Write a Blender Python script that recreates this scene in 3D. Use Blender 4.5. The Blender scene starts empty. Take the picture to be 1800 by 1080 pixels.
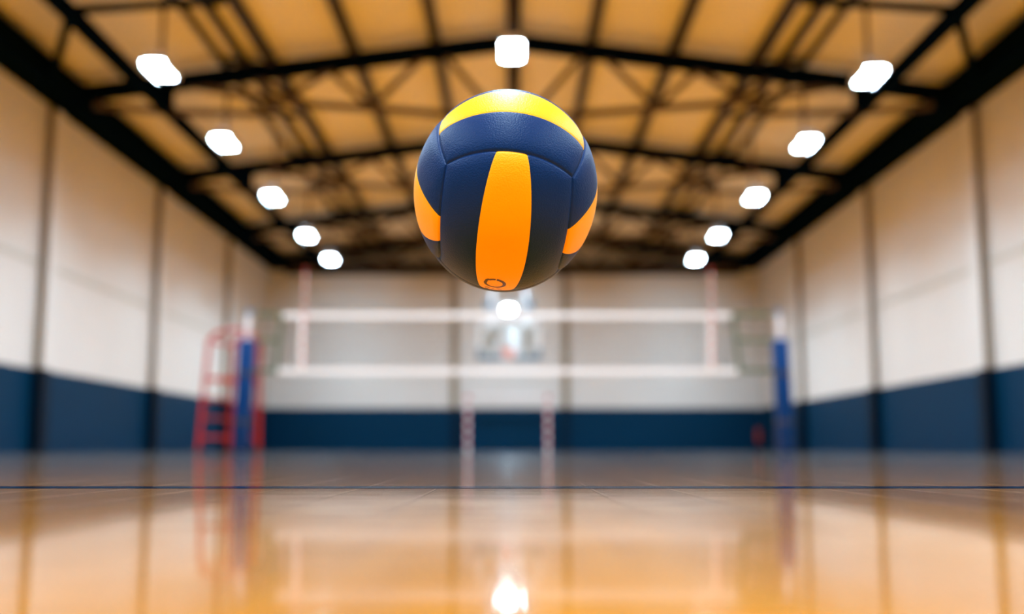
import bpy, bmesh, math, random
from mathutils import Vector, Matrix
random.seed(4)
C = bpy.context.scene.collection
PI = math.pi

# ------------------------------------------------------------------ dimensions
W = 9.38            # half width of the hall
Y0, Y1 = -9.0, 41.2 # wall behind the camera, far wall
EAVE = 7.35         # height where the ceiling meets the side walls
DADO = 1.63
FPX = 1900.0

def chord_z(x): return 8.33 - 0.127 * abs(x)      # centre line of the truss top chord
def roof_z(x): return chord_z(x) + 0.34           # underside of the ceiling boards

# ------------------------------------------------------------------ materials
def srgb(r, g, b):
    f = lambda c: (c / 255 / 12.92) if c / 255 <= .04045 else ((c / 255 + .055) / 1.055) ** 2.4
    return (f(r), f(g), f(b), 1)

def mat(name, col, rough=.5, metal=0.0, noise=0.0, scale=8.0, bump=0.0, bscale=60.0, coat=0.0, spec=.5):
    m = bpy.data.materials.new(name); m.use_nodes = True
    nt = m.node_tree; p = nt.nodes['Principled BSDF']
    p.inputs['Base Color'].default_value = (*col[:3], 1)
    p.inputs['Roughness'].default_value = rough
    p.inputs['Metallic'].default_value = metal
    p.inputs['Coat Weight'].default_value = coat
    p.inputs['Specular IOR Level'].default_value = spec
    tc = nt.nodes.new('ShaderNodeTexCoord')
    if noise:
        n = nt.nodes.new('ShaderNodeTexNoise'); n.inputs['Scale'].default_value = scale; n.inputs['Detail'].default_value = 5
        nt.links.new(tc.outputs['Object'], n.inputs['Vector'])
        r = nt.nodes.new('ShaderNodeMapRange'); r.inputs[3].default_value = 1 - noise; r.inputs[4].default_value = 1 + noise
        nt.links.new(n.outputs['Fac'], r.inputs[0])
        h = nt.nodes.new('ShaderNodeHueSaturation'); h.inputs['Color'].default_value = (*col[:3], 1)
        nt.links.new(r.outputs[0], h.inputs['Value']); nt.links.new(h.outputs[0], p.inputs['Base Color'])
    if bump:
        n = nt.nodes.new('ShaderNodeTexNoise'); n.inputs['Scale'].default_value = bscale
        nt.links.new(tc.outputs['Object'], n.inputs['Vector'])
        b = nt.nodes.new('ShaderNodeBump'); b.inputs['Strength'].default_value = bump; b.inputs['Distance'].default_value = .01
        nt.links.new(n.outputs['Fac'], b.inputs['Height']); nt.links.new(b.outputs[0], p.inputs['Normal'])
    return m

def emit(name, col, strength):
    m = bpy.data.materials.new(name); m.use_nodes = True
    p = m.node_tree.nodes['Principled BSDF']
    p.inputs['Base Color'].default_value = (.9, .9, .9, 1)
    p.inputs['Emission Color'].default_value = (*col, 1); p.inputs['Emission Strength'].default_value = strength
    return m

CREAM = (.60, .60, .59)
NAVY = (.0004, .023, .058)

def wall_mat(name, cream, navy, zsplit, lines=True):
    """cream upper wall over a navy painted lower band, by real height"""
    m = mat(name, cream, .6, spec=.05)
    nt = m.node_tree; p = nt.nodes['Principled BSDF']
    g = nt.nodes.new('ShaderNodeNewGeometry'); s = nt.nodes.new('ShaderNodeSeparateXYZ')
    nt.links.new(g.outputs['Position'], s.inputs[0])
    gt = nt.nodes.new('ShaderNodeMath'); gt.operation = 'GREATER_THAN'; gt.inputs[1].default_value = zsplit
    nt.links.new(s.outputs['Z'], gt.inputs[0])
    n = nt.nodes.new('ShaderNodeTexNoise'); n.inputs['Scale'].default_value = .7; n.inputs['Detail'].default_value = 6
    nt.links.new(g.outputs['Position'], n.inputs['Vector'])
    r = nt.nodes.new('ShaderNodeMapRange'); r.inputs[3].default_value = .93; r.inputs[4].default_value = 1.05
    nt.links.new(n.outputs['Fac'], r.inputs[0])
    mx = nt.nodes.new('ShaderNodeMix'); mx.data_type = 'RGBA'
    mx.inputs[6].default_value = (*navy, 1); mx.inputs[7].default_value = (*cream, 1)
    nt.links.new(gt.outputs[0], mx.inputs[0])
    h = nt.nodes.new('ShaderNodeHueSaturation')
    nt.links.new(mx.outputs[2], h.inputs['Color']); nt.links.new(r.outputs[0], h.inputs['Value'])
    nt.links.new(h.outputs[0], p.inputs['Base Color'])
    rr = nt.nodes.new('ShaderNodeMapRange'); rr.inputs[3].default_value = .45; rr.inputs[4].default_value = .7
    nt.links.new(gt.outputs[0], rr.inputs[0]); nt.links.new(rr.outputs[0], p.inputs['Roughness'])
    # block courses as a faint relief
    if lines:
        w = nt.nodes.new('ShaderNodeTexWave'); w.wave_type = 'BANDS'; w.bands_direction = 'Z'
        w.inputs['Scale'].default_value = 1.6; w.inputs['Distortion'].default_value = 0
        nt.links.new(g.outputs['Position'], w.inputs['Vector'])
        pw = nt.nodes.new('ShaderNodeMath'); pw.operation = 'POWER'; pw.inputs[1].default_value = 12
        nt.links.new(w.outputs['Fac'], pw.inputs[0])
        b = nt.nodes.new('ShaderNodeBump'); b.inputs['Strength'].default_value = .25; b.inputs['Distance'].default_value = .01; b.invert = True
        nt.links.new(pw.outputs[0], b.inputs['Height']); nt.links.new(b.outputs[0], p.inputs['Normal'])
    return m

def floor_mat(name):
    m = bpy.data.materials.new(name); m.use_nodes = True
    nt = m.node_tree; N = nt.nodes.new; L = nt.links.new; p = nt.nodes['Principled BSDF']
    g = N('ShaderNodeNewGeometry'); s = N('ShaderNodeSeparateXYZ'); L(g.outputs['Position'], s.inputs[0])
    # plank index and distance to the seam; planks run away from the camera
    pw = .0845
    a = N('ShaderNodeMath'); a.operation = 'DIVIDE'; a.inputs[1].default_value = pw; L(s.outputs['X'], a.inputs[0])
    fl = N('ShaderNodeMath'); fl.operation = 'FLOOR'; L(a.outputs[0], fl.inputs[0])
    pp = N('ShaderNodeMath'); pp.operation = 'PINGPONG'; pp.inputs[1].default_value = .5; L(a.outputs[0], pp.inputs[0])
    seam = N('ShaderNodeMapRange'); seam.inputs[1].default_value = 0; seam.inputs[2].default_value = .012
    seam.inputs[3].default_value = 1; seam.inputs[4].default_value = 0; L(pp.outputs[0], seam.inputs[0])
    wn = N('ShaderNodeTexWhiteNoise'); wn.noise_dimensions = '1D'; L(fl.outputs[0], wn.inputs['W'])
    # grain, stretched along the board
    mp = N('ShaderNodeMapping'); mp.inputs['Scale'].default_value = (60, 3.0, 1); L(g.outputs['Position'], mp.inputs['Vector'])
    gn = N('ShaderNodeTexNoise'); gn.inputs['Scale'].default_value = 1; gn.inputs['Detail'].default_value = 6; L(mp.outputs[0], gn.inputs['Vector'])
    mp2 = N('ShaderNodeMapping'); mp2.inputs['Scale'].default_value = (1.1, .35, 1); L(g.outputs['Position'], mp2.inputs['Vector'])
    gn2 = N('ShaderNodeTexNoise'); gn2.inputs['Scale'].default_value = 1; gn2.inputs['Detail'].default_value = 3; L(mp2.outputs[0], gn2.inputs['Vector'])
    ad = N('ShaderNodeMath'); ad.operation = 'MULTIPLY_ADD'; ad.inputs[1].default_value = .35; L(wn.outputs['Value'], ad.inputs[0]); L(gn.outputs['Fac'], ad.inputs[2])
    ramp = N('ShaderNodeValToRGB'); L(ad.outputs[0], ramp.inputs[0])
    ramp.color_ramp.elements[0].position = .25; ramp.color_ramp.elements[0].color = FLOOR_A
    ramp.color_ramp.elements[1].position = .95; ramp.color_ramp.elements[1].color = FLOOR_B
    mx = N('ShaderNodeMix'); mx.data_type = 'RGBA'; mx.inputs[7].default_value = (.12, .05, .015, 1)
    ms = N('ShaderNodeMath'); ms.operation = 'MULTIPLY'; ms.inputs[1].default_value = .6; L(seam.outputs[0], ms.inputs[0])
    L(ms.outputs[0], mx.inputs[0]); L(ramp.outputs[0], mx.inputs[6]); 
    # fine scuffs in the lacquer
    mp3 = N('ShaderNodeMapping'); mp3.inputs['Scale'].default_value = (260, 40, 1); L(g.outputs['Position'], mp3.inputs['Vector'])
    sn = N('ShaderNodeTexNoise'); sn.inputs['Scale'].default_value = 1; sn.inputs['Detail'].default_value = 4; L(mp3.outputs[0], sn.inputs['Vector'])
    rr = N('ShaderNodeMapRange'); rr.inputs[1].default_value = .4; rr.inputs[2].default_value = .75
    rr.inputs[3].default_value = .05; rr.inputs[4].default_value = .065; L(gn2.outputs['Fac'], rr.inputs[0])
    d = N('ShaderNodeBsdfDiffuse'); gl = N('ShaderNodeBsdfGlossy'); gl.distribution = 'GGX'
    fr = N('ShaderNodeFresnel'); fr.inputs['IOR'].default_value = FL_IOR
    inv = N('ShaderNodeMath'); inv.operation = 'SUBTRACT'; inv.inputs[0].default_value = 1; L(fr.outputs[0], inv.inputs[1])
    pw_ = N('ShaderNodeMath'); pw_.operation = 'POWER'; pw_.inputs[1].default_value = 1.45; L(inv.outputs[0], pw_.inputs[0])
    vm = N('ShaderNodeVectorMath'); vm.operation = 'SCALE'; L(mx.outputs[2], vm.inputs[0]); L(pw_.outputs[0], vm.inputs['Scale'])
    L(vm.outputs[0], d.inputs['Color']); L(fr.outputs[0], gl.inputs['Color']); L(rr.outputs[0], gl.inputs['Roughness'])
    gh = N('ShaderNodeBsdfGlossy'); gh.distribution = 'GGX'; gh.inputs['Roughness'].default_value = .17; L(fr.outputs[0], gh.inputs['Color'])
    mg = N('ShaderNodeMixShader'); mg.inputs[0].default_value = .09; L(gl.outputs[0], mg.inputs[1]); L(gh.outputs[0], mg.inputs[2])
    # lacquer wear: fine streaks along and across the boards dull the shine a little, with specks of dust
    wv = N('ShaderNodeMapping'); wv.inputs['Scale'].default_value = (10, 24, 1); L(g.outputs['Position'], wv.inputs['Vector'])
    wn2 = N('ShaderNodeTexNoise'); wn2.inputs['Scale'].default_value = 1; wn2.inputs['Detail'].default_value = 7; wn2.inputs['Roughness'].default_value = .65; L(wv.outputs[0], wn2.inputs['Vector'])
    wr = N('ShaderNodeMapRange'); wr.inputs[1].default_value = .38; wr.inputs[2].default_value = .62; wr.inputs[3].default_value = .68; wr.inputs[4].default_value = 1.0; L(wn2.outputs['Fac'], wr.inputs[0])
    sc_ = N('ShaderNodeVectorMath'); sc_.operation = 'SCALE'; L(fr.outputs[0], sc_.inputs[0]); L(wr.outputs[0], sc_.inputs['Scale'])
    L(sc_.outputs[0], gl.inputs['Color'])
    ash = N('ShaderNodeAddShader'); L(d.outputs[0], ash.inputs[0]); L(mg.outputs[0], ash.inputs[1])
    nt.nodes.remove(p); L(ash.outputs[0], nt.nodes['Material Output'].inputs['Surface'])
    # relief: seams and very slight waviness
    b1 = N('ShaderNodeBump'); b1.invert = True; b1.inputs['Strength'].default_value = .12; b1.inputs['Distance'].default_value = .0006
    L(seam.outputs[0], b1.inputs['Height'])
    b2 = N('ShaderNodeBump'); b2.inputs['Strength'].default_value = .03; b2.inputs['Distance'].default_value = .0004
    L(sn.outputs['Fac'], b2.inputs['Height']); L(b1.outputs[0], b2.inputs['Normal'])
    L(b2.outputs[0], gl.inputs['Normal']); L(b2.outputs[0], gh.inputs['Normal'])
    return m

FL_IOR = 1.55
FLOOR_A = (.50, .15, .006, 1); FLOOR_B = (.88, .29, .012, 1)
M = {}
WASH = .24
LAMP = 165.0; BEAM = 255.0; SPREAD = 135; UPL = 7.5; LCOL = (.64, .90, 1.09)
M['floor'] = floor_mat('lacquered_wood')
def line_mat():
    m = bpy.data.materials.new('line_paint'); m.use_nodes = True; nt = m.node_tree; N = nt.nodes.new; L = nt.links.new
    nt.nodes.remove(nt.nodes['Principled BSDF'])
    d = N('ShaderNodeBsdfDiffuse'); d.inputs['Color'].default_value = (.002, .01, .03, 1)
    gl = N('ShaderNodeBsdfGlossy'); gl.inputs['Roughness'].default_value = .07; gl.inputs['Color'].default_value = (.75, .78, .82, 1)
    fr = N('ShaderNodeFresnel'); fr.inputs['IOR'].default_value = 1.4
    mx = N('ShaderNodeMixShader'); L(fr.outputs[0], mx.inputs[0]); L(d.outputs[0], mx.inputs[1]); L(gl.outputs[0], mx.inputs[2])
    L(mx.outputs[0], nt.nodes['Material Output'].inputs[0]); return m
M['line'] = line_mat()
M['wall'] = wall_mat('painted_wall', CREAM, NAVY, DADO)
M['flange'] = wall_mat('painted_flange', CREAM, (.0015, .008, .02), DADO, False)
M['web'] = wall_mat('taupe_web', (.26, .215, .15), (.002, .007, .016), DADO, False)
M['shaft'] = wall_mat('taupe_shaft', (.27, .22, .15), (.001, .012, .03), DADO, False)
M['steel'] = mat('navy_steel', (.001, .0038, .0095), .6, noise=.15, scale=3, spec=.0)
M['brace'] = mat('bronze_steel', (.07, .045, .022), .6, noise=.15, scale=3, spec=.2)
M['purlin'] = mat('brown_steel', (.022, .016, .010), .6, noise=.15, scale=3, spec=.2)
M['trim'] = mat('groove_paint', (.44, .44, .40), .6, noise=.05)
M['lamp'] = emit('lamp_glow', LCOL, LAMP)
M['upfill'] = emit('added_uplight_glow', LCOL, UPL)  # upward glow added to lift the ceiling
M['housing'] = mat('lamp_housing', (.7, .7, .7), .4, noise=.05)
M['rod'] = mat('lamp_rod', (.10, .06, .04), .5, noise=.05)
M['pad'] = mat('blue_vinyl', (.0, .030, .135), .45, noise=.08, scale=4, bump=.1, spec=.1)
M['white'] = mat('white_cloth', (.78, .81, .85), .7, noise=.04)
M['post'] = mat('pale_steel', (.70, .72, .78), .35, noise=.04)
M['string'] = mat('net_string', (.05, .05, .06), .8, noise=.1)
M['rope'] = mat('green_rope', (.07, .10, .055), .8, noise=.1)
M['red'] = mat('red_enamel', (.38, .018, .008), .4, noise=.08, spec=.15)
M['antred'] = mat('antenna_red', (.7, .06, .04), .5, noise=.05)
M['stripe'] = mat('goal_red', (.45, .05, .06), .5, noise=.05)
M['gwhite'] = mat('goal_white', (.8, .78, .8), .5, noise=.04)
M['slate'] = mat('slate_padding', (.07, .15, .23), .6, noise=.08)
M['orange'] = mat('rim_orange', (.75, .12, .02), .4, noise=.05)
M['masts'] = mat('mast_paint', (.72, .74, .76), .5, noise=.04)
M['exred'] = mat('extinguisher_red', (.28, .02, .008), .35, noise=.05)
M['black'] = mat('black_rubber', (.01, .01, .01), .5, noise=.1)

def ceiling_mat():
    m = mat('warm_boards', (.80, .43, .135), .7)
    nt = m.node_tree; p = nt.nodes['Principled BSDF']; N = nt.nodes.new; L = nt.links.new
    g = N('ShaderNodeNewGeometry')
    w = N('ShaderNodeTexWave'); w.bands_direction = 'Y'; w.inputs['Scale'].default_value = 1.4; w.inputs['Distortion'].default_value = .3
    L(g.outputs['Position'], w.inputs['Vector'])
    r = N('ShaderNodeMapRange'); r.inputs[3].default_value = .93; r.inputs[4].default_value = 1.03; L(w.outputs['Fac'], r.inputs[0])
    h = N('ShaderNodeHueSaturation'); h.inputs['Color'].default_value = CEIL; L(r.outputs[0], h.inputs['Value'])
    L(h.outputs[0], p.inputs['Base Color'])
    b = N('ShaderNodeBump'); b.inputs['Strength'].default_value = .3; b.inputs['Distance'].default_value = .02
    L(w.outputs['Fac'], b.inputs['Height']); L(b.outputs[0], p.inputs['Normal'])
    return m
CEIL = (.60, .57, .46, 1)
M['ceiling'] = ceiling_mat()

def glass_mat():
    m = bpy.data.materials.new('tinted_glass'); m.use_nodes = True; nt = m.node_tree
    nt.nodes.remove(nt.nodes['Principled BSDF']); N = nt.nodes.new; L = nt.links.new
    t = N('ShaderNodeBsdfTransparent'); t.inputs[0].default_value = (.96, .99, .99, 1)
    gl = N('ShaderNodeBsdfGlossy'); gl.inputs['Roughness'].default_value = .05
    fr = N('ShaderNodeFresnel'); fr.inputs[0].default_value = 1.5
    mx = N('ShaderNodeMixShader'); L(fr.outputs[0], mx.inputs[0]); L(t.outputs[0], mx.inputs[1]); L(gl.outputs[0], mx.inputs[2])
    L(mx.outputs[0], nt.nodes['Material Output'].inputs[0])
    return m
M['glass'] = glass_mat()

def leather(name, col):
    m = mat(name, col, .43, spec=.14)
    nt = m.node_tree; p = nt.nodes['Principled BSDF']; N = nt.nodes.new; L = nt.links.new
    tc = N('ShaderNodeTexCoord')
    v = N('ShaderNodeTexVoronoi'); v.inputs['Scale'].default_value = 520; v.feature = 'F1'
    L(tc.outputs['Object'], v.inputs['Vector'])
    n = N('ShaderNodeTexNoise'); n.inputs['Scale'].default_value = 900; L(tc.outputs['Object'], n.inputs['Vector'])
    a = N('ShaderNodeMath'); a.operation = 'ADD'; L(v.outputs['Distance'], a.inputs[0]); L(n.outputs['Fac'], a.inputs[1])
    b = N('ShaderNodeBump'); b.invert = True; b.inputs['Strength'].default_value = .35; b.inputs['Distance'].default_value = .0006
    L(a.outputs[0], b.inputs['Height']); L(b.outputs[0], p.inputs['Normal'])
    p.inputs['Sheen Weight'].default_value = .0
    return m
M['navy_leather'] = leather('navy_leather', (.0005, .022, .105))
M['yellow_leather'] = leather('yellow_leather', (.97, .455, .0))
M['print'] = mat('dark_print', (.05, .012, .0), .5, noise=.1, scale=200)

# ------------------------------------------------------------------ mesh helpers
class MB:
    def __init__(s): s.v = []; s.f = []; s.mi = []
    def add(s, v, f, mi=0):
        o = len(s.v); s.v += [tuple(p) for p in v]; s.f += [tuple(i + o for i in q) for q in f]; s.mi += [mi] * len(f); return s
    def box(s, x0, x1, y0, y1, z0, z1, mi=0):
        v = [(x, y, z) for x in (x0, x1) for y in (y0, y1) for z in (z0, z1)]
        return s.add(v, [(0, 1, 3, 2), (4, 6, 7, 5), (0, 4, 5, 1), (2, 3, 7, 6), (0, 2, 6, 4), (1, 5, 7, 3)], mi)
    def bar(s, a, b, w, h, mi=0, up=(0, 0, 1)):
        """rectangular bar from a to b; w sideways, h along 'up'"""
        a = Vector(a); b = Vector(b); d = (b - a).normalized(); u = Vector(up)
        r = d.cross(u)
        if r.length < 1e-4: r = Vector((1, 0, 0))
        r.normalize(); u = r.cross(d)
        v = []
        for p in (a, b):
            for sx, sy in ((-1, -1), (1, -1), (1, 1), (-1, 1)): v.append(p + r * w / 2 * sx + u * h / 2 * sy)
        return s.add(v, [(0, 1, 2, 3), (7, 6, 5, 4), (0, 4, 5, 1), (1, 5, 6, 2), (2, 6, 7, 3), (3, 7, 4, 0)], mi)
    def ibar(s, a, b, w, h, t=.02):
        """rolled I section between two points, h deep"""
        a = Vector(a); b = Vector(b); d = (b - a).normalized(); r = d.cross(Vector((0, 0, 1))).normalized(); u = r.cross(d)
        s.bar(a + u * (h / 2 - t / 2), b + u * (h / 2 - t / 2), w, t)
        s.bar(a - u * (h / 2 - t / 2), b - u * (h / 2 - t / 2), w, t)
        return s.bar(a, b, w * .45, h - 2 * t)
    def tube(s, pts, r, n=12, mi=0, caps=True, closed=False):
        pts = [Vector(p) for p in pts]; m = len(pts); v = []; ref = None
        for i, p in enumerate(pts):
            if closed: d = pts[(i + 1) % m] - pts[i - 1]
            else: d = pts[min(i + 1, m - 1)] - pts[max(i - 1, 0)]
            d.normalize()
            if ref is None:
                ref = Vector((0, 0, 1)) if abs(d.z) < .9 else Vector((1, 0, 0))
            x = d.cross(ref).normalized(); y = x.cross(d).normalized(); ref = y
            rr = r[i] if isinstance(r, (list, tuple)) else r
            for k in range(n):
                a = 2 * PI * k / n; v.append(p + x * math.cos(a) * rr + y * math.sin(a) * rr)
        f = []
        for i in range(m if closed else m - 1):
            j = (i + 1) % m
            for k in range(n): f.append((i * n + k, i * n + (k + 1) % n, j * n + (k + 1) % n, j * n + k))
        if caps and not closed: f.append(tuple(range(n))[::-1]); f.append(tuple((m - 1) * n + k for k in range(n)))
        return s.add(v, f, mi)
    def build(s, name, mats, parent=None, smooth=False, bevel=0, seg=2):
        me = bpy.data.meshes.new(name); me.from_pydata([tuple(v) for v in s.v], [], s.f)
        for m in (mats if isinstance(mats, (list, tuple)) else [mats]): me.materials.append(m)
        for p, i in zip(me.polygons, s.mi): p.material_index = i
        bm = bmesh.new(); bm.from_mesh(me); bmesh.ops.recalc_face_normals(bm, faces=bm.faces); bm.to_mesh(me); bm.free()
        if smooth:
            for p in me.polygons: p.use_smooth = True
            me.set_sharp_from_angle(angle=math.radians(40))
        o = bpy.data.objects.new(name, me); C.objects.link(o)
        if parent is not None: o.parent = parent
        if bevel:
            b = o.modifiers.new('b', 'BEVEL'); b.width = bevel; b.segments = seg; b.limit_method = 'ANGLE'
        return o

def tag(o, label=None, cat=None, group=None, kind=None):
    if label: o['label'] = label
    if cat: o['category'] = cat
    if group: o['group'] = group
    if kind: o['kind'] = kind
    return o
def empty(name, loc, rz=0):
    o = bpy.data.objects.new(name, None); C.objects.link(o); o.location = loc; o.rotation_euler.z = rz
    o.empty_display_size = .1
    return o
def copy_tree(o, parent=None):
    c = o.copy(); C.objects.link(c)
    if parent is not None: c.parent = parent
    for ch in [x for x in KIDS.get(o.name, [])]: copy_tree(ch, c)
    return c
KIDS = {}
def remember(root):
    """children table for copy_tree"""
    for x in bpy.data.objects:
        if x.parent: KIDS.setdefault(x.parent.name, [])
        if x.parent and x not in KIDS[x.parent.name]: KIDS[x.parent.name].append(x)

# ------------------------------------------------------------------ setting
def structure(o, label=None):
    o['kind'] = 'structure'
    if label: o['label'] = label
    return o

structure(MB().box(-W - .3, W + .3, Y0 - .3, Y1 + .3, -.2, 0).build('floor', M['floor']), 'glossy lacquered orange wood gymnasium floor')
TOP = roof_z(W)
structure(MB().box(-W - .3, -W, Y0 - .3, Y1 + .3, 0, TOP + .1).build('wall_left', M['wall']), 'cream wall with navy painted lower band on the side of the referee stand')
structure(MB().box(W, W + .3, Y0 - .3, Y1 + .3, 0, TOP + .1).build('wall_right', M['wall']), 'cream wall with navy painted lower band on the side away from the referee stand')
def gable(y0, y1, name, label):
    b = MB(); pk = roof_z(0) + .1; e = roof_z(W) + .1
    v = [(x, y, z) for y in (y0, y1) for x, z in ((-W, 0), (W, 0), (W, e), (0, pk), (-W, e))]
    b.add(v, [(0, 1, 2, 3, 4), (9, 8, 7, 6, 5), (0, 5, 6, 1), (1, 6, 7, 2), (2, 7, 8, 3), (3, 8, 9, 4), (4, 9, 5, 0)])
    return structure(b.build(name, M['wall']), label)
gable(Y1, Y1 + .3, 'wall_back', 'far end wall, cream above a navy lower band, behind the goal')
gable(Y0 - .3, Y0, 'wall_front', 'end wall behind the viewer')
b = MB()
for s in (-1, 1):
    za, zb = roof_z(0), roof_z(W + .3)
    x1 = s * (W + .3)
    v = [(0, Y0 - .3, za), (x1, Y0 - .3, zb), (x1, Y1 + .3, zb), (0, Y1 + .3, za)]
    v += [(x, y, z + .12) for x, y, z in v]
    b.add(v, [(0, 1, 2, 3), (7, 6, 5, 4), (0, 4, 5, 1), (1, 5, 6, 2), (2, 6, 7, 3), (3, 7, 4, 0)])
structure(b.build('ceiling', M['ceiling']), 'low pitched ceiling of warm orange boards')
b = MB(); v = [(x, y, z) for y in (Y1 - .04, Y1) for x, z in ((-W, 7.15), (W, 7.15), (W, roof_z(W)), (0, roof_z(0)), (-W, roof_z(W)))]
b.add(v, [(0, 1, 2, 3, 4), (9, 8, 7, 6, 5), (0, 5, 6, 1), (1, 6, 7, 2), (2, 7, 8, 3), (3, 8, 9, 4), (4, 9, 5, 0)])
structure(b.build('trim_3', M['ceiling']), 'warm boarding closing the gable over the far wall')
# groove rail along each side wall
for i, s in enumerate((-1, 1)):
    structure(MB().box(s * W - .02 * (s > 0), s * W + .02 * (s < 0), Y0, Y1, 3.66, 3.76).build('trim_%d' % (i + 1), M['trim']))

# painted line on the floor, crossing in focus below the ball
tag(MB().box(-W, W, 1.212, 1.278, 0, .0003).build('court_line', M['line']), 'thin dark blue painted line running across the glossy wood floor', 'floor line', kind='structure')

# ------------------------------------------------------------------ steel columns on the walls
def make_column():
    r = empty('wall_column', (0, 0, 0))
    h = 6.95
    MB().box(-.19, 0, -.09, .09, 0, h).build('web', M['web'], r)
    MB().box(.0, .03, -.19, .19, 0, h).build('flange', M['flange'], r)
    return r
cols = []
proto = make_column(); remember(proto)
BAYS = [14.3, 21.2, 27.9, 34.9]
names = {14.3: 'outside the frame beside the nearest bay', 21.2: 'the first one in view, under the nearest whole roof truss', 27.9: 'the second in view, under the second roof truss', 34.9: 'the third in view, close to the far corner'}
first = True
for y in BAYS:
    for s in (-1, 1):
        o = proto if first else copy_tree(proto); first = False
        o.location = (s * (W - .19), y, 0); o.rotation_euler.z = 0 if s < 0 else PI
        o['label'] = 'steel wall column, taupe over navy, on the %s wall, %s' % ('left' if s < 0 else 'right', names[y])
        o['category'] = 'column'; o['group'] = 'steel columns along the side walls'
for x in (-2.25, 1.98):
    r = empty('wall_column', (x, Y1, 0))
    MB().box(-.13, .13, -.16, 0, 0, 6.74).build('shaft', M['shaft'], r, bevel=.012)
    MB().box(-.2, .2, -.19, 0, 0, .12).build('base_plate', M['shaft'], r, bevel=.01)
    tag(r, 'taupe steel column on the far wall, on the %s side of the basketball backboard' % ('left' if x < 0 else 'right'), 'column', 'steel columns on the far wall')

# ------------------------------------------------------------------ eave beams and far beam
for s in (-1, 1):
    r = empty('eave_beam', (s * 9.07, 0, 0))
    MB().box(-.3, .3, Y0, Y1, 6.93, 7.30).build('beam_casing', M['steel'], r, bevel=.02)
    b = MB()
    b.box(-s * .3 - .09, -s * .3 + .09, Y0, Y1, 7.18, 7.38)
    b.build('gutter_rail', M['steel'], r)
    for y in BAYS:
        MB().box(-.3 + (-s) * .12, .3 + (-s) * .12, y - .22, y + .22, 6.82, 7.4).build('bracket', M['steel'], r, bevel=.02)
    tag(r, 'deep black-navy eave beam along the top of the %s wall' % ('left' if s < 0 else 'right'), 'beam', 'eave beams')
tag(MB().ibar((-8.75, 40.95, 6.95), (8.75, 40.95, 6.95), .25, .42).build('wall_beam', M['steel']), 'long dark beam high across the far end wall', 'beam')

# ------------------------------------------------------------------ trusses
def make_truss():
    r = empty('roof_truss', (0, 0, 0))
    for s in (-1, 1):
        MB().ibar((0, 0, chord_z(0)), (s * 8.95, 0, chord_z(8.95)), .26, .31).build('top_chord', M['steel'], r)
        b = MB(); pts = [(6.6, 7.40), (5.1, 7.14), (4.14, 7.0), (2.9, 6.92), (0, 6.68)]
        for p, q in zip(pts, pts[1:]): b.bar((s * p[0], 0, p[1]), (s * q[0], 0, q[1]), .1, .13)
        b.build('bottom_chord', M['brace'], r)
        MB().bar((s * 8.5, 0, 6.98), (s * 7.0, 0, 6.84), .1, .12).bar((s * 7, 0, 6.84), (s * 5.2, 0, 6.80), .1, .12).build('tie_bar', M['brace'], r)
        for a, c in (((2.9, 6.93), (3.85, 7.8)), ((2.9, 6.93), (1.8, 8.05)), ((1.45, 8.1), (.3, 6.75)), ((3.6, 7.8), (5.2, 6.80)), ((5.35, 7.6), (4.14, 6.98))):
            MB().bar((s * a[0], 0, a[1]), (s * c[0], 0, c[1]), .09, .11).build('web_brace', M['brace'], r)
        for x, z, w in ((2.9, 6.98, .26), (4.6, 7.28, .13), (3.75, 7.72, .24), (1.6, 8.0, .2), (4.95, 7.05, .16)):
            g = MB(); v = [(s * (x - w), -.02, z - .07), (s * (x + w), -.02, z - .07), (s * (x + w * .4), -.02, z + .1), (s * (x - w * .4), -.02, z + .1)]
            v += [(p[0], .02, p[2]) for p in v]
            g.add(v, [(0, 1, 2, 3), (7, 6, 5, 4), (0, 4, 5, 1), (1, 5, 6, 2), (2, 6, 7, 3), (3, 7, 4, 0)])
            g.build('gusset_plate', M['steel'], r)
        MB().box(s * 7.0 - .09, s * 7.0 + .09, -.09, .09, 6.98, 7.40).build('hanger', M['steel'], r)
    return r
tp = make_truss(); remember(tp)
tl = {14.3: 'navy steel roof truss just above the top edge of the photo', 21.2: 'navy steel roof truss crossing just above the ball, the largest whole one',
      27.9: 'navy steel roof truss passing behind the middle of the ball, second whole one', 34.9: 'navy steel roof truss over the far bay, smallest of the trusses'}
tl[40.6] = 'navy steel roof truss hard against the far wall'
for i, y in enumerate(BAYS + [40.6]):
    o = tp if i == 0 else copy_tree(tp); o.location = (0, y, 0)
    tag(o, tl[y], 'roof truss', 'roof trusses')

# mid bay tie with its plan braces to the eave beams
r = empty('cross_tie', (0, 16.4, 0))
for s in (-1, 1):
    MB().bar((s * 7.05, 0, 6.98), (s * 4.6, 0, 7.14), .12, .12).build('tie_bar', M['steel'], r)
    MB().bar((s * 4.6, 0, 7.14), (s * 4.6, 0, roof_z(4.6)), .08, .08).build('hanger', M['steel'], r)
    MB().bar((s * 7.0, -.1, 6.93), (s * 8.85, 3.6, 7.1), .14, .14).build('brace', M['steel'], r)
tag(r, 'dark steel tie with slanted braces at the top edge of the photo', 'steel tie')

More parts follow.
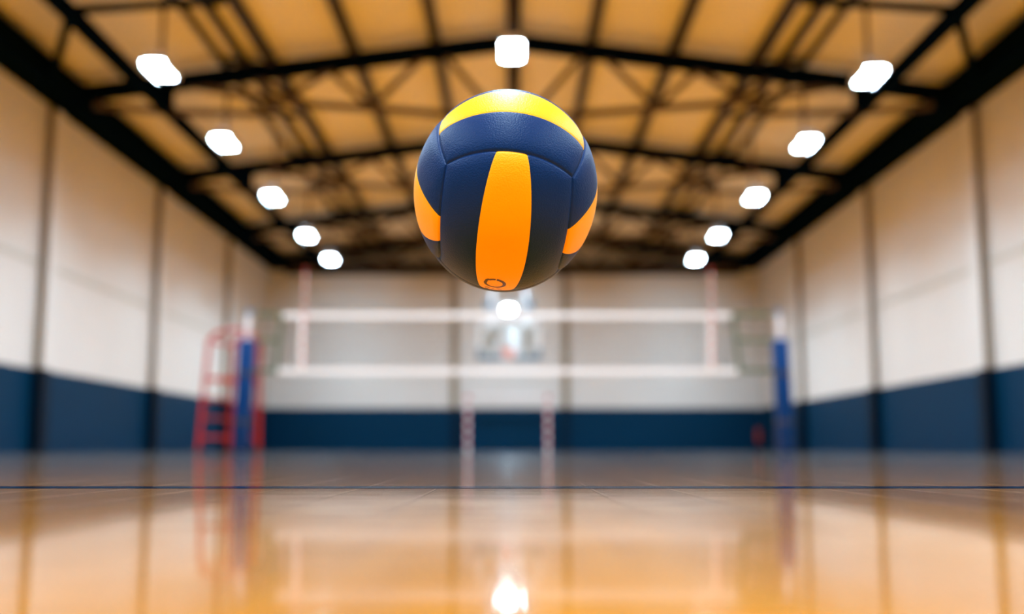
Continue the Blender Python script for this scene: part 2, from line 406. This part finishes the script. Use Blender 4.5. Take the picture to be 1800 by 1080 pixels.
# ------------------------------------------------------------------ purlins and the low rails
PX = [0, 1.6, 3.27, 4.95]
for x in PX:
    for s in ((-1, 1) if x else (1,)):
        xx = s * x; z = chord_z(x) + .225; w = .19 if x else .28
        o = MB().ibar((0, Y0, 0), (0, Y1, 0), w, .2).build('purlin', M['purlin'] if x else M['steel']); o.location = (xx, 0, z)
        side = 'left' if s < 0 else 'right'
        lab = 'dark ridge beam running lengthwise under the peak of the ceiling' if not x else 'brown-black roof purlin running lengthwise, %s one out from the ridge on the %s' % ({1.6: 'first', 3.27: 'second', 4.95: 'third'}[x], side)
        tag(o, lab, 'purlin', 'roof purlins')
for s in (-1, 1):
    side = 'left' if s < 0 else 'right'
    r = empty('roof_ladder', (s * 5.62, 0, 0))
    z = chord_z(5.45) + .21
    for dx, w in ((-.17, .12), (.25, .07)):
        xx = s * dx
        MB().bar((xx, Y0, z - .127 * dx), (xx, Y1, z - .127 * dx), w, .16).build('rail', M['purlin'], r)
    for y in [k * 3.45 + .2 for k in range(0, 12)]:
        MB().bar((-s * .67, y + .55, z + .08), (s * .25, y, z - .04), .09, .09).build('rung', M['purlin'], r)
    tag(r, 'pair of thin dark rails with slanting rungs under the %s slope of the ceiling' % side, 'rail', 'roof rails')
    o = MB().ibar((0, Y0, 0), (0, Y1, 0), .22, .24, .03).build('hung_beam', M['steel']); o.location = (s * 7.0, 0, 6.88)
    tag(o, 'dark lengthwise beam hung below the trusses over the %s row of lamps' % side, 'beam', 'hung beams')

# ------------------------------------------------------------------ lamps
LW, LL = .33, .80
def beam(loc, parent=None):
    """area light for high bay lamp beams and the added far wall wash"""
    l = bpy.data.lights.new('lamp_or_wash_beam', 'AREA'); l.shape = 'RECTANGLE'; l.size = LW; l.size_y = LL
    l.energy = BEAM * LW * LL * PI; l.color = LCOL; l.spread = math.radians(SPREAD)
    o = bpy.data.objects.new('lamp_or_wash_beam', l); C.objects.link(o); o.location = loc; o.parent = parent
    return o
def make_lamp(z):
    r = empty('pendant_lamp', (0, 0, 0))
    b = MB(); h = .16
    v = [(sx * (LW / 2 + .02), sy * (LL / 2 + .02), .0) for sx, sy in ((-1, -1), (1, -1), (1, 1), (-1, 1))]
    v += [(sx * (LW / 2 - .03), sy * (LL / 2 - .05), h) for sx, sy in ((-1, -1), (1, -1), (1, 1), (-1, 1))]
    b.add(v, [(0, 1, 2, 3), (7, 6, 5, 4), (0, 4, 5, 1), (1, 5, 6, 2), (2, 6, 7, 3), (3, 7, 4, 0)])
    b.build('housing', M['housing'], r)
    b = MB()                                   # slightly bowed diffuser under the housing
    nx = 6
    for i in range(nx + 1):
        x = -LW / 2 + LW * i / nx; zz = -.003 - .010 * (1 - (2 * i / nx - 1) ** 2)
        b.v += [(x, -LL / 2, zz), (x, LL / 2, zz)]
    b.f = [(2 * i, 2 * i + 1, 2 * i + 3, 2 * i + 2) for i in range(nx)]
    b.f.append(tuple(2 * i for i in range(nx + 1))); b.f.append(tuple(2 * i + 1 for i in range(nx, -1, -1)))
    b.f.append((0, 2 * nx, 2 * nx + 1, 1)); b.mi = [0] * len(b.f)
    b.build('diffuser', M['lamp'], r)
    MB().box(-LW / 2 + .05, LW / 2 - .05, -LL / 2 + .08, LL / 2 - .08, h + .002, h + .012).build('added_uplight', M['upfill'], r)  # glow panel added on the housing top to brighten the ceiling
    MB().tube([(0, 0, h), (0, 0, z)], .038, 10).build('rod', M['rod'], r, smooth=True)
    b = MB()
    for sx in (-1, 1): b.box(sx * (LW / 2 + .008) - .006, sx * (LW / 2 + .008) + .006, -LL / 2, LL / 2, -.064, .0)
    b.build('added_baffle', M['housing'], r)  # unseen baffles, added to keep lamp light off the upper walls
    beam((0, 0, -.016), r)
    return r
LY = [17.25, 21.5, 26.35, 31.25, 35.2]
ordn = ['nearest and largest', 'second from the camera', 'third from the camera', 'fourth from the camera', 'farthest and smallest']
for xi, (X, zl) in enumerate(((-5.98, 6.3), (5.98, 6.3), (-.03, 6.62))):
    lp = make_lamp((roof_z(X) if X * X > 1 else chord_z(0) + .12) - zl); remember(lp)
    for i, y in enumerate(LY):
        o = lp if i == 0 else copy_tree(lp)
        o.location = (X + (.13, .08, 0, -.08, -.05)[i] * (X < -1), y + (.3, .1, 0, 0, 0)[i] * (X > 1), zl)
        if i == 4:                          # extra light added past each end lamp to brighten the far wall
            q = beam((X, y + .5, zl - .03)); q.rotation_euler.x = math.radians(58); q.data.spread = math.radians(85); q.data.energy *= WASH
        row = ('in the row along the left wall', 'in the row along the right wall', 'in the middle row under the ridge')[xi]
        tag(o, 'glowing white pendant lamp, %s %s' % (ordn[i], row), 'lamp', 'pendant lamps in three rows')
# the same rows go on over the viewer's head
for X in (-5.98, 0, 5.98):
    for y in (13.0, 8.7, 4.4, .1, -4.2):
        l = bpy.data.lights.new('overhead_lamp_light', 'AREA'); l.shape = 'RECTANGLE'; l.size = LW; l.size_y = LL
        l.energy = LAMP * LW * LL * PI; l.color = LCOL
        o = bpy.data.objects.new('overhead_lamp_light', l); C.objects.link(o); o.location = (X, y, 6.3); beam((X, y, 6.29))

# wall floodlight above the backboard
r = empty('wall_floodlight', (-.2, Y1, 5.36))
MB().box(-.12, .12, -.06, 0, -.12, .12).build('mount', M['housing'], r, bevel=.01)
MB().tube([(0, -.06, 0), (0, -.3, 0)], [.10, .20], 24).build('lamp_shade', M['housing'], r, smooth=True)
MB().tube([(0, -.305, 0), (0, -.33, 0)], [.19, .15], 24).build('lens', M['lamp'], r, smooth=True)
tag(r, 'small round white floodlight glowing on the far wall just below the ball', 'lamp')

# ------------------------------------------------------------------ volleyball net
NY = 18.8
r = empty('volleyball_net', (0, NY, 0))
NL, NR, ZB, ZT = -4.07, 3.84, 1.40, 2.43
MB().box(NL, NR, -.012, .012, ZT - .085, ZT).build('top_tape', M['white'], r)
MB().box(NL - .03, NR + .06, -.010, .010, ZB - .03, ZB + .05).build('bottom_tape', M['white'], r)
for x in (-3.70, 3.44): tag(MB().box(x - .04, x + .04, -.014, .014, ZB + .02, ZT - .05).build('side_band', M['white'], r))
b = MB(); n = 78
for i in range(n + 1):
    x = NL + .03 + (NR - NL - .06) * i / n; b.bar((x, 0, ZB), (x, 0, ZT - .04), .004, .004)
for k in range(1, 10):
    z = ZB + (ZT - ZB) * k / 10; b.bar((NL, 0, z), (NR, 0, z), .004, .004)
b.build('netting', M['string'], r)
for s, xt, xb in ((-1, NL, NL - .07), (1, NR, NR + .10)):
    MB().tube([(xb, 0, ZB - .03), (xt, 0, ZT)], .038, 8).build('side_rod', M['rope'], r, smooth=True)
    for z in (ZT - .03, 1.95, ZB + .02):
        xp = s * 4.56; xr = xt + (xb - xt) * (ZT - z) / (ZT - ZB)
        MB().bar((xr, 0, z), (xp - s * .05, 0, z), .03, .075).build('strap', M['rope'], r)
tag(r, 'white-taped volleyball net stretched between the two blue padded posts', 'net')

for s, x in ((-1, -3.66), (1, 3.47)):
    b = MB(); z = 1.42; k = 0
    while z < 3.2:
        b.tube([(0, 0, z), (0, 0, z + .1)], .014, 10, mi=k % 2); z += .1; k += 1
    o = b.build('net_antenna', [M['white'], M['antred']], smooth=True); o.location = (x, NY - .035, 0)
    tag(o, 'thin red and white antenna standing on the net near the %s' % ('referee stand' if s < 0 else 'post without a stand'), 'antenna', 'net antennas')

def rounded_prism(b, cx, cy, hw, rad, z0, z1, n=5, ch=.02):
    ring = []
    for qx, qy, a0 in ((1, 1, 0), (-1, 1, 90), (-1, -1, 180), (1, -1, 270)):
        for i in range(n + 1):
            a = math.radians(a0 + 90 * i / n); ring.append((qx * (hw - rad) + rad * math.cos(a), qy * (hw - rad) + rad * math.sin(a)))
    lv = [(z0, 1 - ch * 4), (z0 + ch, 1), (z1 - ch, 1), (z1, 1 - ch * 4)]; m = len(ring)
    v = [(cx + x * k, cy + y * k, z) for z, k in lv for x, y in ring]
    f = [(i * m + j, i * m + (j + 1) % m, (i + 1) * m + (j + 1) % m, (i + 1) * m + j) for i in range(3) for j in range(m)]
    f += [tuple(range(m))[::-1], tuple(3 * m + j for j in range(m))]
    b.add(v, f)

for s in (-1, 1):
    r = empty('net_post', (s * 4.70, NY, 0)); 
    r.rotation_euler.y = -s * math.radians(1.6)
    MB().tube([(0, 0, .0), (0, 0, 2.47)], .05, 20).build('post', M['post'], r, smooth=True)
    tag(MB().tube([(0, 0, 2.40), (0, 0, 2.47), (0, 0, 2.50)], [.065, .065, .04], 20).build('cap', M['slate'], r, smooth=True), 'grey-blue cap')
    b = MB(); rounded_prism(b, 0, 0, .135, .05, .02, 1.95); b.build('padding', M['pad'], r, smooth=True)
    for z in (.5, 1.33):
        b = MB(); rounded_prism(b, 0, 0, .140, .052, z, z + .06, ch=.005); b.build('strap', M['black'], r, smooth=True)
    MB().box(-.03, .03, -.10, -.05, 2.05, 2.25).build('winch', M['post'], r, bevel=.01)
    tag(r, 'net post wrapped in a tall blue pad, %s' % ('in front of the red referee stand' if s < 0 else 'standing alone, no stand beside it'), 'net post', 'padded net posts')

# ------------------------------------------------------------------ referee stand
r = empty('referee_stand', (-5.0, 19.6, 0))
FLb, FLt = Vector((-.53, -.5, 0)), Vector((-.43, -.42, 2.0))
RLb, RLt = Vector((-.28, .6, 0)), Vector((-.22, .5, 2.0))
FRb, FRt = Vector((.50, -.5, 0)), Vector((.46, -.42, 2.0))
RRb, RRt = Vector((.27, .6, 0)), Vector((.25, .5, 2.0))
tr = .038
def at(a, bb, z): return a + (bb - a) * z / 2.0
for a, bb in ((FLb, FLt), (RLb, RLt), (FRb, FRt), (RRb, RRt)):
    o = MB().tube([a, bb], tr, 12).build('leg', M['red'], r, smooth=True)
    MB().tube([a, a + (bb - a) * .03], tr + .012, 12).build('rubber_foot', M['black'], o, smooth=True)
def hoop(a, bb):
    pts = []
    for k in range(0, 13):
        t = k / 12; q = a.lerp(bb, t); q = q + Vector((0, 0, .17 * (1 - abs(2 * t - 1) ** 2.6))); pts.append(q)
    return pts
MB().tube(hoop(FLt, FRt), tr * .9, 10).build('guard_rail', M['red'], r, smooth=True)
MB().tube(hoop(RLt, RRt), tr * .9, 10).build('guard_rail', M['red'], r, smooth=True)
for a, ab, c, cb in ((FLb, FLt, RLb, RLt), (FRb, FRt, RRb, RRt)):
    MB().tube([at(a, ab, 1.98), at(c, cb, 1.98)], tr * .8, 10).build('guard_rail', M['red'], r, smooth=True)
for z in (.27, .62, .95):
    p, q = at(FLb, FLt, z), at(RLb, RLt, z)
    MB().bar(p, q, .07, .05).build('rung', M['red'], r, bevel=.005)
for a, ab, c, cb, z in ((FLb, FLt, FRb, FRt, .27), (RLb, RLt, RRb, RRt, .27), (RLb, RLt, RRb, RRt, .8), (FRb, FRt, RRb, RRt, .27)):
    MB().tube([at(a, ab, z), at(c, cb, z)], .022, 10).build('cross_bar', M['red'], r, smooth=True)
b = MB(); z = 1.27
p = [at(FLb, FLt, z), at(FRb, FRt, z), at(RRb, RRt, z), at(RLb, RLt, z)]
v = [(q.x * 1.02, q.y, z) for q in p] + [(q.x * 1.02, q.y, z + .06) for q in p]
b.add(v, [(0, 1, 2, 3), (7, 6, 5, 4), (0, 4, 5, 1), (1, 5, 6, 2), (2, 6, 7, 3), (3, 7, 4, 0)])
b.build('platform', M['red'], r, bevel=.008)
tag(r, 'red tubular steel referee stand with ladder rungs behind the left net post', 'referee stand')

# ------------------------------------------------------------------ handball goal
r = empty('handball_goal', (-.22, 40.2, 0))
def striped(a, bb, hw, seg=.2, ph=0):
    b = MB(); a = Vector(a); bb = Vector(bb); n = max(1, round((bb - a).length / seg))
    for i in range(n): b.bar(a.lerp(bb, i / n), a.lerp(bb, (i + 1) / n), hw, hw, mi=(i + ph) % 2)
    return b
for s in (-1, 1):
    striped((s * 1.48, 0, 0), (s * 1.48, 0, 2.08), .13).build('goal_post', [M['gwhite'], M['stripe']], r)
    MB().tube([(s * 1.48, .03, 2.0), (s * 1.48, .75, 1.2), (s * 1.48, .9, .03)], .015, 8).build('stay', M['gwhite'], r, smooth=True)
striped((-1.55, 0, 2.06), (1.55, 0, 2.06), .08, ph=0).build('crossbar', [M['gwhite'], M['gwhite']], r)
tag(r, 'handball goal with red and white striped posts against the far wall', 'goal')

# ------------------------------------------------------------------ basketball backboard hung from the roof
BY = 33.0
r = empty('basketball_hoop', (-.15, BY, 0))
MB().box(-.88, .88, -.006, .006, 2.86, 3.90).build('backboard_glass', M['glass'], r)
b = MB()
for s in (-1, 1): b.box(s * .9 - .03, s * .9 + .03, -.025, .025, 2.85, 3.92)
b.box(-.93, .93, -.025, .025, 3.87, 3.93)
b.build('backboard_frame', M['masts'], r)
b = MB(); b.box(-.97, .97, -.05, .05, 2.78, 2.92)
for s in (-1, 1): b.box(s * .92 - .06, s * .92 + .06, -.05, .05, 2.78, 3.16)
tag(b.build('padding', M['slate'], r, bevel=.015), 'slate blue bottom padding')
b = MB()
for s in (-1, 1): b.box(s * .295 - .025, s * .295 + .025, -.012, -.007, 3.05, 3.50)
b.box(-.32, .32, -.012, -.007, 3.45, 3.50); b.box(-.32, .32, -.012, -.007, 3.03, 3.08)
b.build('target_square', M['white'], r)
rim = MB().tube([(.225 * math.cos(2 * PI * k / 32), -.40 + .225 * math.sin(2 * PI * k / 32), 3.05) for k in range(32)], .014, 8, closed=True).build('rim', M['orange'], r, smooth=True)
MB().box(-.15, .15, -.19, -.05, 2.86, 3.08).build('rim_bracket', M['orange'], rim, bevel=.01)
b = MB()
for k in range(12):
    for d in (-1, 1):
        pts = []
        for j in range(5):
            a = 2 * PI * (k + d * j * .5) / 12; rr = .22 - .09 * (j / 4) ** .8
            pts.append((rr * math.cos(a), -.40 + rr * math.sin(a), 3.04 - .10 * j))
        b.tube(pts, .004, 5)
b.build('hoop_net', M['white'], rim)
for s in (-1, 1):
    MB().bar((s * .55, .08, 3.2), (s * .42, .9, roof_z(.42) - .02), .09, .09).build('mast', M['masts'], r)
    MB().box(s * .62 - .14, s * .62 + .14, .10, .32, 4.40, 4.62).build('hinge_block', M['slate'], r, bevel=.02)
MB().bar((-.6, .1, 3.3), (.6, .1, 3.3), .06, .08).bar((-.55, .2, 4.5), (.55, .2, 4.5), .06, .08).build('cross_bar', M['masts'], r)
tag(r, 'glass basketball backboard with orange rim hung from the roof beyond the net', 'basketball hoop')

# ------------------------------------------------------------------ fire extinguisher by the far corner
r = empty('fire_extinguisher', (9.23, Y1 - .16, .3))
MB().tube([(0, 0, 0), (0, 0, .03), (0, 0, .48), (0, 0, .55), (0, 0, .58)], [.075, .085, .085, .06, .035], 20).build('cylinder_body', M['exred'], r, smooth=True)
MB().tube([(0, 0, .58), (0, 0, .63)], .025, 12).bar((0, 0, .64), (0, -.14, .67), .02, .015).build('valve_handle', M['black'], r)
MB().tube([(-.03, 0, .6), (-.13, -.02, .56), (-.15, -.02, .35), (-.14, -.02, .12)], .014, 8).build('hose', M['black'], r, smooth=True)
MB().box(-.07, .07, .09, .158, .2, .45).build('wall_bracket', M['black'], r)
tag(r, 'small red fire extinguisher on the far wall beside the right corner', 'fire extinguisher')

# ------------------------------------------------------------------ the volleyball
RB = .107; VS = 1.19
TT = .305
def warp(F, T, R):
    T2 = T * 1.19 * (1 - .21 * R * R) - .12 * R * R * (1 - T * T)
    R2 = R * .9 * (1 + .33 * T * T)
    return Vector((R2, -F, T2))        # ball frame: x right, -y towards the viewer, z up
def ang(a):   # a in -1..1 along a face -> tan spaced
    return math.tan(a * PI / 4)
def ball_point(F, T, R, dip):
    return warp(F, T, R).normalized() * (RB * (1 - dip))
def cl(n):    # clustered samples in -1..1
    return [math.sin(PI / 2 * math.sin(PI / 2 * (2 * i / n - 1))) for i in range(n + 1)]
FACES = {'front': lambda a, c: (1, c, a), 'back': lambda a, c: (-1, c, a),
         'top': lambda a, c: (a, 1, c), 'bottom': lambda a, c: (a, -1, c),
         'right': lambda a, c: (c, a, 1), 'left': lambda a, c: (c, a, -1)}
def tb(c): return TT * (1 - .34 * c * c)
def strip_coord(k, u, c):
    """k = strip -1,0,1; u in 0..1 across it; c along it"""
    t = tb(c)
    lo, hi = ((-1, -t), (-t, t), (t, 1))[k + 1]
    return lo + (hi - lo) * u
def dips(a, c):
    e1 = (1 - abs(a)) * .075; e2 = (1 - abs(c)) * .08; e3 = abs(abs(a) - tb(c)) * .09
    g = lambda e, w: math.exp(-(e / w) ** 2)
    e = min(e1, e2)
    return .012 * g(e, .0022) + .010 * g(e, .010) + .0035 * g(e3, .0012) + .0015 * g(e3, .005)
ball = empty('volleyball', (-.0095, 1.238, .3425))
nu, nc = 36, 96
us = [(x + 1) / 2 for x in cl(nu)]; cs = cl(nc)
for face, fn in FACES.items():
    for k in (-1, 0, 1):
        b = MB()
        for u in us:
            for c in cs:
                a = strip_coord(k, u, c)
                b.v.append(ball_point(*fn(a, c), dips(a, c)))
        n = nc + 1
        b.f = [(i * n + j, i * n + j + 1, (i + 1) * n + j + 1, (i + 1) * n + j) for i in range(nu) for j in range(nc)]
        b.mi = [0] * len(b.f)
        me = bpy.data.meshes.new('panel'); me.from_pydata([tuple(v) for v in b.v], [], b.f)
        me.materials.append(M['yellow_leather'] if k == 0 else M['navy_leather'])
        # outward normals
        p0 = me.polygons[len(me.polygons) // 2]
        if p0.normal.dot(p0.center) < 0: me.flip_normals()
        for p in me.polygons: p.use_smooth = True
        o = bpy.data.objects.new('panel', me); C.objects.link(o); o.parent = ball
        o['label'] = 'yellow panel' if k == 0 else 'navy panel'
# printed ring mark near the bottom of the front yellow strip
def on_ball(T, R, lift=.0012):
    return ball_point(1, T, R, -lift)
LC_T, LC_R = -.575, -.035
def mark(segs, name='printed_mark'):
    b = MB()
    for (r0, r1, a0, a1) in segs:
        n = max(3, int(abs(a1 - a0) / 6)); pts = []
        for i in range(n + 1):
            a = math.radians(a0 + (a1 - a0) * i / n)
            for q in (r0, r1): pts.append(on_ball(LC_T + q * .9 * math.sin(a), LC_R + q * math.cos(a)))
        b.add(pts, [(2 * i, 2 * i + 1, 2 * i + 3, 2 * i + 2) for i in range(n)])
    o = b.build(name, M['print'], ball); return o
RG = .145
mark([(RG * .70, RG, -80, 82), (RG * .74, RG * .98, 88, 130), (RG * .80, RG * 1.06, 124, 150), (RG * .72, RG, 148, 282)])
b = MB()
def dash(t0, r0, t1, r1, w=.012):
    p = [(t0 - w, r0), (t0 + w, r0), (t1 + w, r1), (t1 - w, r1)]
    b.add([on_ball(LC_T + t, LC_R + r_) for t, r_ in p], [(0, 1, 2, 3)])
for s_ in [(-.20, -.13, -.17, -.09), (-.17, -.09, -.185, -.06), (-.20, -.04, -.25, -.03), (-.19, -.03, -.19, 0), (-.19, 0, -.25, .0), (-.18, .03, -.19, .07), (-.19, .07, -.22, .10), (-.24, -.12, -.27, -.08)]:
    dash(*s_)
b.build('printed_mark', M['print'], ball)
# ball attitude: rolled, tipped towards the viewer, a little taller than wide
rot = Matrix.Rotation(math.radians(BALL_ROLL := 5.0), 4, 'Y') @ Matrix.Rotation(math.radians(BALL_YAW := 3.0), 4, 'Z') @ Matrix.Rotation(math.radians(BALL_PITCH := 42.0), 4, 'X')
ball.matrix_world = Matrix.Translation(ball.location) @ Matrix.Diagonal((1, 1, VS, 1)) @ rot
tag(ball, 'navy blue and yellow leather volleyball in mid-air, sharp in the middle of the picture', 'volleyball')
# keep the slight stretch exactly: bake it into the panels, leave the empty with a pure rotation
bpy.context.view_layer.update()
inv = (Matrix.Translation(ball.location) @ rot).inverted() @ ball.matrix_world
for o in [x for x in bpy.data.objects if x.parent == ball]: o.data.transform(inv)
ball.matrix_world = Matrix.Translation(ball.location) @ rot

# ------------------------------------------------------------------ camera and world
cam = bpy.data.cameras.new('camera'); co = bpy.data.objects.new('camera', cam); C.objects.link(co)
cam.sensor_width = 36; cam.lens = 36 * FPX / 1800
th = math.atan(252 / FPX)
co.location = (0, 0, .042); co.rotation_euler = (PI / 2 + th, 0, 0)
cam.shift_x = -3 / 1800
cam.clip_start = .01; cam.clip_end = 200
cam.dof.use_dof = True; cam.dof.focus_distance = 1.19; cam.dof.aperture_fstop = cam.lens / 1000 / .0182
cam.dof.aperture_blades = 8; cam.dof.aperture_rotation = math.radians(22.5)
bpy.context.scene.camera = co
w = bpy.data.worlds.new('world'); bpy.context.scene.world = w; w.use_nodes = True
w.node_tree.nodes['Background'].inputs[0].default_value = (.02, .02, .022, 1)
sc = bpy.context.scene
sc.view_settings.view_transform = 'Standard'; sc.view_settings.look = 'None'; sc.view_settings.gamma = 1; sc.view_settings.exposure = -.16
sc.cycles.max_bounces = 10; sc.cycles.diffuse_bounces = 6; sc.cycles.glossy_bounces = 5; sc.cycles.sample_clamp_indirect = 10
sc.cycles.caustics_reflective = False; sc.cycles.caustics_refractive = False
sc.cycles.use_denoising = True
